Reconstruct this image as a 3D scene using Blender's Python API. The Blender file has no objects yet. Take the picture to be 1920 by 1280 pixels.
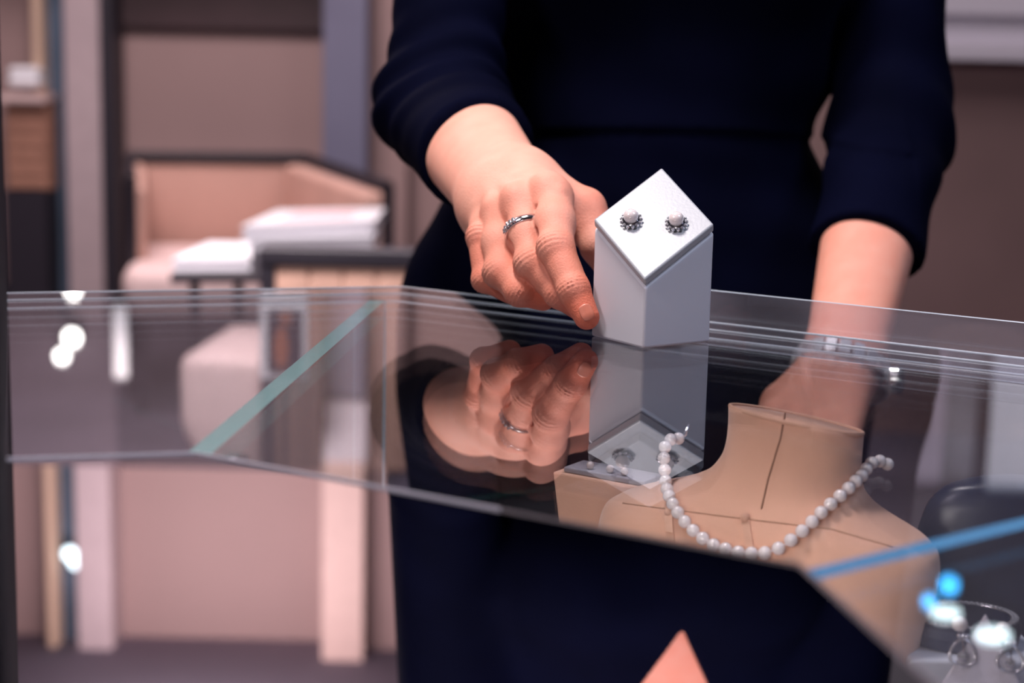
import bpy, bmesh, math, random
import numpy as np
from mathutils import Vector, Matrix
from mathutils.bvhtree import BVHTree
random.seed(7); np.random.seed(7)
C = bpy.context.scene.collection
PI = math.pi
# ------------------------------------------------------------------ camera
F = 3093.0                      # focal length in pixels of the 1920 px frame
G = 0.95                        # height of the glass counter top
H = 0.167                       # camera height above it
PITCH = math.radians(9.73); ROLL = 0.022
CAM = Vector((0, 0, G + H))
f_ = Vector((0, math.cos(PITCH), -math.sin(PITCH)))
u0 = Vector((0, math.sin(PITCH), math.cos(PITCH))); r0 = Vector((1, 0, 0))
r_ = r0*math.cos(ROLL) + u0*math.sin(ROLL)
u_ = u0*math.cos(ROLL) - r0*math.sin(ROLL)
def ray(px, py): return f_ + r_*((px-960)/F) - u_*((py-640)/F)
def V(px, py, d): return CAM + ray(px, py)*d
def PZ(px, py, z=G):
    q = ray(px, py); return CAM + q*((z-CAM.z)/q.z)
def PL(px, py, p0, n):
    q = ray(px, py); return CAM + q*((p0-CAM).dot(n)/q.dot(n))
cd = bpy.data.cameras.new('camera'); cam = bpy.data.objects.new('camera', cd); C.objects.link(cam)
cam.matrix_world = Matrix(((r_.x, u_.x, -f_.x, CAM.x), (r_.y, u_.y, -f_.y, CAM.y), (r_.z, u_.z, -f_.z, CAM.z), (0, 0, 0, 1)))
cd.sensor_width = 36; cd.lens = F/1920*36; cd.clip_start = .01
cd.dof.use_dof = True; cd.dof.focus_distance = .97; cd.dof.aperture_fstop = 5.6
bpy.context.scene.camera = cam
# ------------------------------------------------------------------ materials
def mat(name, col, rough=.5, metal=0., var=0., vscale=20., bump=0., bscale=200., emit=None, estr=0., spec=.5, sss=0., coat=0., sheen=0.):
    m = bpy.data.materials.new(name); m.use_nodes = True
    nt = m.node_tree; b = nt.nodes['Principled BSDF']
    b.inputs['Base Color'].default_value = (*col, 1); b.inputs['Roughness'].default_value = rough
    b.inputs['Metallic'].default_value = metal; b.inputs['Specular IOR Level'].default_value = spec
    b.inputs['Coat Weight'].default_value = coat; b.inputs['Sheen Weight'].default_value = sheen
    if sss:
        b.inputs['Subsurface Weight'].default_value = sss
        b.inputs['Subsurface Radius'].default_value = (1, .35, .2); b.inputs['Subsurface Scale'].default_value = .006
    if emit: b.inputs['Emission Color'].default_value = (*emit, 1); b.inputs['Emission Strength'].default_value = estr
    tc = nt.nodes.new('ShaderNodeTexCoord')
    if var:
        n = nt.nodes.new('ShaderNodeTexNoise'); n.inputs['Scale'].default_value = vscale; n.inputs['Detail'].default_value = 5
        nt.links.new(tc.outputs['Object'], n.inputs['Vector'])
        r = nt.nodes.new('ShaderNodeMapRange'); r.inputs['From Min'].default_value = .3; r.inputs['From Max'].default_value = .7
        r.inputs['To Min'].default_value = 1-var; r.inputs['To Max'].default_value = 1+var
        nt.links.new(n.outputs['Fac'], r.inputs['Value'])
        x = nt.nodes.new('ShaderNodeVectorMath'); x.operation = 'SCALE'; x.inputs[0].default_value = col
        nt.links.new(r.outputs[0], x.inputs['Scale']); nt.links.new(x.outputs[0], b.inputs['Base Color'])
    if bump:
        n2 = nt.nodes.new('ShaderNodeTexNoise'); n2.inputs['Scale'].default_value = bscale; n2.inputs['Detail'].default_value = 4
        nt.links.new(tc.outputs['Object'], n2.inputs['Vector'])
        bp = nt.nodes.new('ShaderNodeBump'); bp.inputs['Strength'].default_value = bump; bp.inputs['Distance'].default_value = .002
        nt.links.new(n2.outputs['Fac'], bp.inputs['Height']); nt.links.new(bp.outputs[0], b.inputs['Normal'])
    return m
def glass(name, f0, tint, veil=0., vcol=(.5, .48, .55)):
    """thin see-through sheet: mirror by angle, rest passes; veil = diffuse haze painted in for reflected light"""
    m = bpy.data.materials.new(name); m.use_nodes = True; nt = m.node_tree; N = nt.nodes; L = nt.links
    N.remove(N['Principled BSDF']); out = N['Material Output']
    geo = N.new('ShaderNodeNewGeometry')
    d = N.new('ShaderNodeVectorMath'); d.operation = 'DOT_PRODUCT'
    L.new(geo.outputs['Normal'], d.inputs[0]); L.new(geo.outputs['Incoming'], d.inputs[1])
    a = N.new('ShaderNodeMath'); a.operation = 'ABSOLUTE'; L.new(d.outputs['Value'], a.inputs[0])
    s = N.new('ShaderNodeMath'); s.operation = 'SUBTRACT'; s.inputs[0].default_value = 1; L.new(a.outputs[0], s.inputs[1])
    p = N.new('ShaderNodeMath'); p.operation = 'POWER'; p.inputs[1].default_value = 5; L.new(s.outputs[0], p.inputs[0])
    q = N.new('ShaderNodeMath'); q.operation = 'MULTIPLY_ADD'; q.inputs[1].default_value = 1-f0; q.inputs[2].default_value = f0
    L.new(p.outputs[0], q.inputs[0])
    tr = N.new('ShaderNodeBsdfTransparent'); tr.inputs[0].default_value = (*tint, 1)
    gl = N.new('ShaderNodeBsdfGlossy'); gl.inputs['Roughness'].default_value = 0; gl.inputs['Color'].default_value = (1, 1, 1, 1)
    base = tr
    if veil:
        df = N.new('ShaderNodeBsdfDiffuse'); df.inputs[0].default_value = (*vcol, 1)
        mv = N.new('ShaderNodeMixShader'); mv.inputs[0].default_value = veil
        L.new(tr.outputs[0], mv.inputs[1]); L.new(df.outputs[0], mv.inputs[2]); base = mv
    mx = N.new('ShaderNodeMixShader'); L.new(q.outputs[0], mx.inputs[0]); L.new(base.outputs[0], mx.inputs[1]); L.new(gl.outputs[0], mx.inputs[2])
    L.new(mx.outputs[0], out.inputs['Surface'])
    return m
def skin_mat(name):
    m = mat(name, (.72, .40, .30), .58, sss=.06, bump=.24, bscale=800., spec=.22)
    nt = m.node_tree; b = nt.nodes['Principled BSDF']
    at = nt.nodes.new('ShaderNodeAttribute'); at.attribute_name = 'tone'
    tc = nt.nodes.new('ShaderNodeTexCoord'); n = nt.nodes.new('ShaderNodeTexNoise'); n.inputs['Scale'].default_value = 60; n.inputs['Detail'].default_value = 6
    nt.links.new(tc.outputs['Object'], n.inputs['Vector'])
    mm = nt.nodes.new('ShaderNodeMath'); mm.operation = 'MULTIPLY_ADD'; mm.inputs[1].default_value = .55; mm.inputs[2].default_value = -.27
    nt.links.new(n.outputs['Fac'], mm.inputs[0])
    ad = nt.nodes.new('ShaderNodeMath'); ad.operation = 'ADD'; ad.use_clamp = True
    nt.links.new(mm.outputs[0], ad.inputs[0]); nt.links.new(at.outputs['Fac'], ad.inputs[1])
    cr = nt.nodes.new('ShaderNodeValToRGB')
    cr.color_ramp.elements[0].color = (.71, .36, .275, 1); cr.color_ramp.elements[1].color = (.67, .18, .112, 1)
    nt.links.new(ad.outputs[0], cr.inputs[0]); nt.links.new(cr.outputs[0], b.inputs['Base Color'])
    return m
M = dict(
 glass=glass('counter glass', .07, (.94, .945, .96)), pane=glass('upright glass', .03, (.97, .98, .98), .012),
 hazed=glass('sliding door glass', .05, (.9, .9, .94), .16),  # pale diffuse mix paints in the milky reflection on the door pane
 edgeglow=mat('glass edge with painted glint', (.50, .55, .62), .15, spec=1., emit=(.55, .6, .7), estr=.3),  # emission stands in for lights glinting on the edge
 green=mat('green glass edge with glow', (.12, .32, .30), .25, spec=.8, emit=(.15, .38, .36), estr=.55),  # emission added so the pane edge reads as lit
 blue=mat('blue glass edge with glow', (.08, .28, .50), .25, spec=.8, emit=(.08, .36, .72), estr=.4),  # glow put into the colour; this edge is no lamp
 ledge=mat('mirror ledge', (.66, .64, .68), .01, metal=1.), deck=mat('pale deck lining', (.34, .32, .37), .6, var=.05),
 cabinet=mat('dark cabinet', (.03, .028, .04), .4, var=.2, vscale=6),
 white=mat('white lacquered display', (.53, .53, .59), .42, var=.02, vscale=8, bump=.02), plate=mat('white leatherette plate', (.335, .35, .385), .30, var=.02, bump=.03, bscale=600),
 gap=mat('dark seam', (.02, .02, .03), .8),
 pearl=mat('pearl', (.66, .58, .58), .18, coat=.7, spec=.8, var=.04, vscale=90), steel=mat('brushed steel', (.92, .92, .95), .42, metal=.75), pearlw=mat('white pearl', (.86, .80, .80), .20, coat=.7, spec=.8, var=.04, vscale=90), silver=mat('polished silver', (.80, .80, .84), .14, metal=1.),
 dsilver=mat('darkened silver', (.50, .48, .52), .22, metal=1.), crystal=mat('cut crystal', (.78, .78, .84), .04, metal=.75, spec=1.),
 suede=mat('beige suede', (.76, .43, .30), .85, var=.06, vscale=14, bump=.12, bscale=900, sheen=.3), suede2=mat('beige suede strap', (.70, .41, .29), .8),
 seam=mat('suede seam', (.22, .11, .07), .9), navy=mat('navy leather', (.012, .018, .05), .35, var=.2, vscale=30),
 dress=mat('navy jersey', (.0014, .0018, .0085), .85, var=.25, vscale=9, bump=.18, bscale=1500, spec=.02, sheen=.0),
 skin=skin_mat('skin'), nail=mat('finger nail', (.60, .19, .125), .42, coat=.05, var=.05, vscale=200),
 hair=mat('brown hair', (.05, .025, .015), .5, var=.4, vscale=60), eye=mat('eye', (.75, .73, .7), .2), iris=mat('iris', (.06, .04, .03), .2), lip=mat('lip', (.5, .12, .1), .4),
 floor=mat('mauve carpet', (.075, .062, .085), .9, var=.35, vscale=2.2), ceil=mat('grey ceiling', (.30, .28, .36), .9, var=.06, vscale=.8),
 wall=mat('beige wall panel', (.36, .245, .235), .75, var=.06, vscale=.9), wallr=mat('mauve brown wall', (.24, .150, .145), .8, var=.16, vscale=1.1),
 wallp=mat('lilac plaster', (.48, .45, .55), .8, var=.08, vscale=1.5), marble=mat('grey marble panel', (.24, .25, .29), .5, var=.4, vscale=5),
 darkband=mat('dark wall band', (.05, .026, .030), .55, var=.2, vscale=3), frame=mat('dark bronze frame', (.022, .018, .028), .5),
 postd=mat('near black post', (.006, .005, .012), .8, spec=.05), pale=mat('pale pilaster', (.50, .40, .42), .6, var=.04), warm=mat('warm pilaster', (.62, .44, .33), .6),
 teal=mat('teal glass strip', (.10, .14, .20), .25, var=.3, vscale=2), greyblue=mat('grey blue column', (.16, .16, .24), .5, var=.12, vscale=1.2),
 cornice=mat('white cornice', (.60, .57, .64), .6), bright=mat('lit white panel', (.7, .72, .8), .6, emit=(.75, .8, .95), estr=.25),
 chair=mat('pink beige upholstery', (.55, .33, .27), .8, var=.05, vscale=6), chairp=mat('pale pink upholstery', (.70, .52, .50), .75, var=.04), quilt=mat('tan quilted upholstery', (.42, .25, .19), .8, var=.08, vscale=9),
 black=mat('black frame', (.018, .015, .022), .4), paper=mat('white paper', (.86, .86, .90), .4), pages=mat('page block', (.55, .53, .58), .7), pink=mat('pale pink print', (.80, .55, .58), .5),
 orange=mat('orange print', (.40, .13, .06), .5), darkprint=mat('dark print', (.04, .025, .04), .4),
 louver=mat('orange brown slats', (.40, .20, .14), .7, var=.1), lampw=mat('white lamp glow', (1, 1, 1), .5, emit=(1, .97, .93), estr=9.), lampb=mat('blue lamp glow', (.1, .5, 1), .5, emit=(.05, .45, 1), estr=5.),
 lampi=mat('ice white lamp glow', (.8, 1, 1), .5, emit=(.75, .95, 1), estr=4.5), dial=mat('watch dial', (.5, .55, .6), .15, metal=.6),
)
# ------------------------------------------------------------------ object helpers
def obj(name, bm, m, parent=None, smooth=False):
    me = bpy.data.meshes.new(name)
    if isinstance(bm, bmesh.types.BMesh):
        bmesh.ops.recalc_face_normals(bm, faces=bm.faces[:]) if bm.faces else None
        bm.to_mesh(me); bm.free()
    else: me.from_pydata(*bm)
    for x in (m if isinstance(m, (list, tuple)) else [m]): me.materials.append(x)
    o = bpy.data.objects.new(name, me); C.objects.link(o)
    if parent:
        o.parent = parent; o.matrix_parent_inverse = Matrix.Translation(parent.location).inverted() if parent.type == 'EMPTY' else Matrix()
    if smooth:
        for p in me.polygons: p.use_smooth = True
    return o
def tag(o, label, cat, group=None, kind=None):
    o['label'] = label; o['category'] = cat
    if group: o['group'] = group
    if kind: o['kind'] = kind
    return o
def thing(name, label, cat, loc, group=None):
    o = bpy.data.objects.new(name, None); C.objects.link(o); o.location = loc; o.empty_display_size = .02
    return tag(o, label, cat, group)
def struct(name, bm, m, parent=None, smooth=False):
    o = obj(name, bm, m, parent, smooth)
    if not parent: o['kind'] = 'structure'
    return o
def bm_(): return bmesh.new()
def add_prism(bm, poly, z0, z1, ztop=None, mi=0):
    """poly: list of (x,y) or Vectors; ztop: per-corner top heights"""
    b = [bm.verts.new((p[0], p[1], z0)) for p in poly]
    t = [bm.verts.new((p[0], p[1], (ztop[i] if ztop else z1))) for i, p in enumerate(poly)]
    n = len(poly); fs = [bm.faces.new(t), bm.faces.new(b[::-1])]
    for i in range(n): fs.append(bm.faces.new((b[i], b[(i+1) % n], t[(i+1) % n], t[i])))
    for f in fs: f.material_index = mi
    return fs
def add_box(bm, c, s, rot=None, bevel=0.):
    ge = bmesh.ops.create_cube(bm, size=1)['verts']
    for v in ge: v.co = Vector((v.co.x*s[0], v.co.y*s[1], v.co.z*s[2]))
    if bevel:
        es = list({e for v in ge for e in v.link_edges})
        res = bmesh.ops.bevel(bm, geom=es, offset=bevel, segments=3, affect='EDGES', profile=.5)
        ge = list({v for f in res['faces'] for v in f.verts} | {v for v in ge if v.is_valid})
    for v in ge:
        co = Vector(v.co)
        if rot: co = rot @ co
        v.co = co + Vector(c)
def bevel_all(bm, off, seg=3):
    bmesh.ops.bevel(bm, geom=bm.edges[:], offset=off, segments=seg, affect='EDGES', profile=.5)
def add_tube(bm, pts, r, n=8, closed=False):
    pts = [Vector(p) for p in pts]; rings = []
    rs = r if isinstance(r, (list, tuple)) else [r]*len(pts)
    up = Vector((0, 0, 1)); prev = None
    for i, p in enumerate(pts):
        if closed: t = pts[(i+1) % len(pts)] - pts[i-1]
        else: t = pts[min(i+1, len(pts)-1)] - pts[max(i-1, 0)]
        t.normalize()
        a = prev - t*prev.dot(t) if prev else (up.cross(t) if abs(t.z) < .9 else Vector((1, 0, 0)).cross(t))
        if a.length < 1e-6: a = Vector((1, 0, 0)).cross(t)
        a.normalize(); prev = a; b = t.cross(a)
        rings.append([bm.verts.new(p + (a*math.cos(2*PI*k/n) + b*math.sin(2*PI*k/n))*rs[i]) for k in range(n)])
    m = len(rings)
    for i in range(m if closed else m-1):
        A, B = rings[i], rings[(i+1) % m]
        for k in range(n): bm.faces.new((A[k], A[(k+1) % n], B[(k+1) % n], B[k]))
    if not closed: bm.faces.new(rings[0][::-1]); bm.faces.new(rings[-1])
def add_sphere(bm, c, r, seg=20, sc=(1, 1, 1), rot=None):
    g = bmesh.ops.create_uvsphere(bm, u_segments=seg, v_segments=max(6, seg//2+2), radius=1)['verts']
    for v in g:
        co = Vector((v.co.x*r*sc[0], v.co.y*r*sc[1], v.co.z*r*sc[2]))
        v.co = (rot @ co if rot else co) + Vector(c)
def add_gem(bm, c, r, n):
    """small brilliant: 8-sided table, girdle, point; n = outward"""
    q = Vector((0, 0, 1)).rotation_difference(Vector(n)).to_matrix(); c = Vector(c)
    def ring(rr, h): return [bm.verts.new(c + q @ Vector((rr*math.cos(PI/4*k), rr*math.sin(PI/4*k), h))) for k in range(8)]
    t = ring(r*.55, r*.45); g = ring(r, 0); p = bm.verts.new(c + q @ Vector((0, 0, -r*.7)))
    bm.faces.new(t)
    for k in range(8):
        j = (k+1) % 8
        bm.faces.new((t[k], g[k], t[j])); bm.faces.new((g[k], g[j], t[j])); bm.faces.new((g[k], p, g[j]))
def frame_from(n, a):
    n = Vector(n).normalized(); a = Vector(a); a = (a - n*a.dot(n)).normalized(); b = n.cross(a)
    return Matrix((a, b, n)).transposed()      # columns a, b, n
# ------------------------------------------------------------------ signed distance modelling
def A3(v): return np.array((v[0], v[1], v[2]), np.float32)
def rc(P, a, b, r1, r2):
    a, b = A3(a), A3(b); ba = b-a; pa = P-a
    h = np.clip((pa @ ba)/max(float(ba @ ba), 1e-12), 0, 1)
    return np.sqrt(((pa - h[..., None]*ba)**2).sum(-1)) - (r1 + (r2-r1)*h)
def ell(P, c, s, rot=None):
    q = P - A3(c)
    if rot is not None: q = q @ np.array(rot, np.float32)
    k = np.sqrt(((q/np.array(s, np.float32))**2).sum(-1))
    return (k-1)*min(s)
def smin(a, b, k):
    h = np.maximum(k-np.abs(a-b), 0)/k
    return np.minimum(a, b) - h*h*k*.25
def smax(a, b, k): return -smin(-a, -b, k)
def surf(fn, lo, hi, h, B=10):
    """surface nets over fn on a grid of step h, evaluated only in blocks near the surface"""
    lo = np.array(lo, np.float64); n = np.ceil((np.array(hi)-lo)/h/B).astype(int)*B + 1
    vol = np.ones(tuple(n), np.float32)
    nb = (n-1)//B
    ci = np.stack(np.meshgrid(*[np.arange(k) for k in nb], indexing='ij'), -1).reshape(-1, 3)
    cc = (lo + (ci*B + B/2)*h).astype(np.float32)
    dc = fn(cc); near = np.abs(dc) < B*h*1.15 + .004
    for (i, j, k) in ci[(dc < 0) & ~near]: vol[i*B:i*B+B+1, j*B:j*B+B+1, k*B:k*B+B+1] = -1
    off = np.stack(np.meshgrid(*[np.arange(B+1)]*3, indexing='ij'), -1).reshape(-1, 3)
    ids = ci[near]
    for s in range(0, len(ids), 120):
        ch = ids[s:s+120]
        P = (lo + ((ch*B)[:, None, :] + off[None])*h).astype(np.float32).reshape(-1, 3)
        d = fn(P).reshape(len(ch), B+1, B+1, B+1)
        for q, (i, j, k) in enumerate(ch): vol[i*B:i*B+B+1, j*B:j*B+B+1, k*B:k*B+B+1] = d[q]
    S = vol < 0
    cnt = np.zeros(tuple(n-1), np.uint8)
    for dx in (0, 1):
        for dy in (0, 1):
            for dz in (0, 1): cnt += S[dx:n[0]-1+dx, dy:n[1]-1+dy, dz:n[2]-1+dz]
    act = np.argwhere((cnt > 0) & (cnt < 8))
    idx = np.full(tuple(n-1), -1, np.int64); idx[tuple(act.T)] = np.arange(len(act))
    acc = np.zeros((len(act), 3)); num = np.zeros(len(act))
    cor = [(a, b, c) for a in (0, 1) for b in (0, 1) for c in (0, 1)]
    for a in cor:
        for ax in range(3):
            if a[ax]: continue
            b = list(a); b[ax] = 1
            va = vol[tuple((act+a).T)].astype(np.float64); vb = vol[tuple((act+b).T)].astype(np.float64)
            c = (va < 0) != (vb < 0); t = np.where(c, va/np.where(c, va-vb, 1), 0)
            p = np.array(a, float)[None] + t[:, None]*np.eye(3)[ax]
            acc += p*c[:, None]; num += c
    verts = lo + (act + acc/num[:, None])*h
    faces = []
    for ax in range(3):
        b, c = (ax+1) % 3, (ax+2) % 3
        s0 = [slice(None)]*3; s1 = [slice(None)]*3; s0[ax] = slice(0, -1); s1[ax] = slice(1, None)
        e = np.argwhere(S[tuple(s0)] != S[tuple(s1)])
        e = e[(e[:, b] > 0) & (e[:, c] > 0) & (e[:, b] < n[b]-1) & (e[:, c] < n[c]-1)]
        eb = np.eye(3, dtype=int)[b]; ec = np.eye(3, dtype=int)[c]
        q = np.stack([idx[tuple((e-eb-ec).T)], idx[tuple((e-ec).T)], idx[tuple(e.T)], idx[tuple((e-eb).T)]], -1)
        fl = ~S[tuple(e.T)]; q[fl] = q[fl][:, ::-1]; faces.append(q)
    return verts, np.concatenate(faces)
def np_mesh(name, verts, faces, m, parent=None, tone=None):
    me = bpy.data.meshes.new(name)
    me.vertices.add(len(verts)); me.vertices.foreach_set('co', np.asarray(verts, np.float32).ravel())
    me.loops.add(len(faces)*4); me.loops.foreach_set('vertex_index', np.asarray(faces, np.int32).ravel())
    me.polygons.add(len(faces)); me.polygons.foreach_set('loop_start', np.arange(len(faces), dtype=np.int32)*4)
    me.polygons.foreach_set('use_smooth', np.ones(len(faces), bool))
    me.update(); me.validate(); me.materials.append(m)
    if tone is not None:
        a = me.attributes.new('tone', 'FLOAT', 'POINT'); a.data.foreach_set('value', np.asarray(tone, np.float32))
    o = bpy.data.objects.new(name, me); C.objects.link(o)
    if parent: o.parent = parent; o.matrix_parent_inverse = Matrix.Translation(parent.location).inverted()
    return o
# ================================================================== the room
YB = 7.0; ZC = 3.35
def wbox(name, x0, x1, y0, y1, z0, z1, m, bev=0, parent=None):
    b = bm_(); add_box(b, ((x0+x1)/2, (y0+y1)/2, (z0+z1)/2), (x1-x0, y1-y0, z1-z0), bevel=bev); return struct(name, b, m, parent)
wbox('floor', -5, 5, -3, 7.2, -.1, 0, M['floor'])
wbox('ceiling', -5, 5, -3, 7.2, ZC, ZC+.1, M['ceil'])
wbox('wall_back', -5, 5, YB, YB+.1, 0, ZC, M['wall'])
wbox('wall_left', -5.1, -5, -3, 7.1, 0, ZC, M['wall'])
wbox('wall_right', 5, 5.1, -3, 7.1, 0, ZC, M['wallr'])
wbox('wall_front', -5, 5, -3.1, -3, 0, ZC, M['wall'])
def X(px, y): return (px-960)/F*y*1.0 + .0
wbox('baseboard_back', -5, 5, YB-.03, YB, 0, .12, M['frame'])
def strip(name, p0, p1, z0, z1, m, y=YB, th=.12, bev=.004):
    return wbox(name, X(p0, y), X(p1, y), y-th, y-.001, z0, z1, m, bev)
strip('trim_2', 82, 99, 0, ZC, M['warm'], th=.16)
strip('trim_3', 99, 142, 0, ZC, M['teal'], th=.06)
strip('trim_4', 142, 208, 0, ZC, M['pale'], th=.18)
strip('trim_5', 208, 232, 0, 1.9, M['frame'], th=.2)
strip('trim_6', 232, 612, 1.21, 2.28, M['darkband'], th=.05)  # dark band, carried higher to darken the wall's mirror image
wbox('trim_18', -5, X(211, 6.6), 6.56, 6.62, 1.66, 2.46, mat('grey mauve added board', (.12, .09, .11), .7, var=.15, vscale=1.5), .004)  # board added to keep the mirrored wall dim
wbox('trim_16', X(211, 6.6), X(602, 6.6), 6.55, 6.62, 1.66, 2.46, mat('dark mauve added board', (.050, .034, .045), .7, var=.15, vscale=1.5), .004)  # darker added board, dims the wall reflected in the glass
strip('trim_7', 612, 690, 0, 2.2, M['greyblue'], th=.25)
strip('trim_19', 608, 694, 2.2, 2.46, M['cornice'], th=.27)
strip('trim_20', 612, 690, 2.46, ZC, mat('pink beige column', (.60, .43, .39), .6, var=.05), th=.25)
strip('trim_8', 690, 760, 0, ZC, M['wall'], th=.1)
# right hand partition
YR = 5.0
wbox('wall_partition', X(1560, YR), 3.6, YR, YR+.12, 0, 1.14, M['wallr'])
for i, (z0, z1, d) in enumerate(((1.14, 1.19, .10), (1.19, 1.27, .05), (1.27, 1.34, .075))):
    wbox('trim_%d' % (9+i), X(1560, YR), 3.6, YR-d, YR+.12, z0, z1, M['cornice'], .004)
wbox('trim_12', X(1560, YR), X(1795, YR), YR+.02, YR+.12, 1.34, 2.079, M['wallp'])
wbox('trim_13', X(1795, YR), X(1858, YR), YR+.02, YR+.12, 1.34, 2.079, M['marble'])
wbox('trim_14', X(1858, YR), X(1876, YR), YR-.02, YR+.12, 1.34, 2.079, M['frame'])
wbox('trim_17', X(1560, YR), 3.6, YR-.01, YR+.125, 2.08, ZC, M['frame'])
wbox('trim_15', X(1876, YR), 3.6, YR+.02, YR+.12, 1.34, 2.079, M['bright'])
# near dark upright at the left end of the counter
pa, pb = PZ(13, 1400), PZ(13, 500)
b = bm_(); add_prism(b, [(pa.x, pa.y), (pb.x, pb.y), (pb.x-.12, pb.y), (pa.x-.12, pa.y)], 0, 1.21); struct('trim_1', b, M['postd'])
# slatted cabinet at far left
t = thing('shelf_cabinet', 'slatted orange brown cabinet with dark base at the far left wall', 'cabinet', (X(48, 6.8), 6.8, 0))
b = bm_(); add_box(b, (X(48, 6.8), 6.84, .27), (.17, .2, .54)); obj('base', b, M['frame'], t)
b = bm_(); add_box(b, (X(48, 6.8), 6.88, .72), (.17, .12, .36)); obj('carcass', b, M['louver'], t)
for k in range(6):
    b = bm_(); add_box(b, (X(48, 6.8), 6.80, .57+k*.058), (.165, .03, .05), bevel=.006); obj('slat', b, M['louver'], t)
b = bm_(); add_box(b, (X(48, 6.8), 6.84, .915), (.18, .2, .03)); obj('top_board', b, M['chairp'], t)
tag(obj('folded_towel', (lambda b: (add_box(b, (X(46, 6.8), 6.84, .98), (.13, .14, .045), bevel=.02), add_box(b, (X(46, 6.8), 6.84, 1.02), (.125, .13, .04), bevel=.018), b)[-1])(bm_()), M['paper']), 'pale folded cloth stack on top of the slatted cabinet', 'cloth')
# lamps seen mirrored in the glass top
def mirror_at(px, py, y):
    q = V(px, py, 1) - CAM; p = CAM + q*(y/q.y); return Vector((p.x, p.y, 2*G - p.z))
for i, (px, py, y, r, lab) in enumerate(((137, 545, 6.46, .028, 'lowest round wall spotlight on the teal strip'), (135, 632, 6.46, .034, 'second lowest round wall spotlight on the teal strip'), (116, 666, 6.46, .028, 'round spotlight just above the lowest pair on the teal strip'),
                             (131, 1038, 6.85, .030, 'upper wall spotlight high on the teal strip'), (143, 1054, 6.85, .030, 'topmost wall spotlight high on the teal strip'))):
    p = mirror_at(px, py, y)
    t = thing('wall_spotlight', lab, 'spotlight', p, 'spotlights on the left pilaster')
    b = bm_(); add_sphere(b, p, r, 16, (1, .6, 1)); obj('bulb', b, M['lampw'] if i < 3 else M['lampi'], t, True)
    b = bm_(); add_tube(b, [p + Vector((0, .02, 0)), p + Vector((0, .09, 0))], r*.8, 12); obj('housing', b, M['silver'], t, True)
p = mirror_at(226, 640, 6.45); t = thing('wall_sconce', 'tall white tube lamp on the dark frame by the wall panel', 'lamp', p)
b = bm_(); add_tube(b, [p + Vector((0, 0, -.14)), p + Vector((0, 0, .14))], .028, 14)
obj('tube', b, mat('soft tube glow', (1, 1, 1), .5, emit=(.95, .9, 1), estr=.55), t, True)
b = bm_(); add_box(b, p + Vector((0, .09, 0)), (.05, .13, .1)); obj('bracket', b, M['silver'], t)
for i, (px, py, y, r, m, sc, lab) in enumerate(((1780, 1094, 4.85, .030, 'lampb', (1, 1, 1), 'round blue pendant lamp hanging at the upper right'), (1742, 1124, 4.4, .021, 'lampb', (1, 1, 1), 'small blue pendant lamp hanging left of the white one'),
                                  (1773, 1146, 4.7, .046, 'lampi', (1, .7, .42), 'wide ice white pendant lamp hanging between blue lamps'), (1862, 1188, 4.3, .05, 'lampi', (1, .7, .42), 'rightmost wide ice white pendant lamp'))):
    p = mirror_at(px, py, y); t = thing('pendant_lamp', lab, 'lamp', p, 'pendant lamps over the shop floor')
    b = bm_(); add_sphere(b, p, r, 20, sc); obj('shade', b, M[m], t, True)
    b = bm_(); add_tube(b, [p + Vector((0, 0, r*sc[2]*.9)), (p.x, p.y, ZC)], .003, 6); obj('cord', b, M['frame'], t)
# ================================================================== seating behind the counter
def chair_wall(b, a, c, z0, zt0, zt1, th):
    a, c = Vector((*a, 0)), Vector((*c, 0)); n = Vector((-(c-a).y, (c-a).x, 0)).normalized()*th
    poly = [a, c, c+n, a+n]; add_prism(b, [(p.x, p.y) for p in poly], z0, 0, [zt0, zt1, zt1, zt0])
def tub_chair():
    yb, ym = 5.8, 5.2
    LF, LB, RB, RF = (X(238, ym), ym), (X(246, yb), yb-.05), (X(562, yb), yb+.05), (X(722, ym), ym)
    t = thing('armchair', 'pink beige tub armchair with black frame against the wall panel', 'chair', ((LF[0]+RF[0])/2, 5.5, 0)); zr = lambda py, y: CAM.z-(py-100)/F*y; zA, zB = zr(294, yb), zr(342, ym)
    b = bm_(); chair_wall(b, LB, RB, .25, zA-.02, zA-.02, .12); bevel_all(b, .02); obj('backrest', b, M['chair'], t, True)
    b = bm_(); chair_wall(b, RB, RF, .25, zA-.02, zB-.02, -.08); bevel_all(b, .02); obj('armrest', b, M['chair'], t, True)
    b = bm_(); chair_wall(b, LF, LB, .25, zB-.02, zA-.02, -.05); bevel_all(b, .02); obj('armrest', b, M['chair'], t, True)
    z = [zB, zA, zA, zB]; pts = [Vector((*p, zz)) for p, zz in zip((LF, LB, RB, RF), z)]
    b = bm_(); add_tube(b, pts, .021, 6); add_tube(b, [pts[0], Vector((*LF, .02))], .024, 6); add_tube(b, [pts[3], Vector((*RF, .02))], .022, 6)
    add_tube(b, [pts[1], Vector((*LB, .02))], .024, 6); obj('frame', b, M['black'], t)
    b = bm_(); add_prism(b, [(LF[0]+.02, LF[1]-.22), (RF[0]-.30, RF[1]-.2), (RB[0], RB[1]-.06), (LB[0]+.03, LB[1]-.06)], .30, .46); bevel_all(b, .045, 4); obj('seat', b, M['chairp'], t, True)
    for p in ((LF[0]+.06, LF[1]-.15), (RF[0]-.34, RF[1]-.12), (RB[0]-.05, RB[1]-.12), (LB[0]+.06, LB[1]-.1)):
        b = bm_(); add_tube(b, [(*p, .31), (*p, 0)], [.022, .014], 8); obj('leg', b, M['black'], t)
tub_chair()
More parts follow.
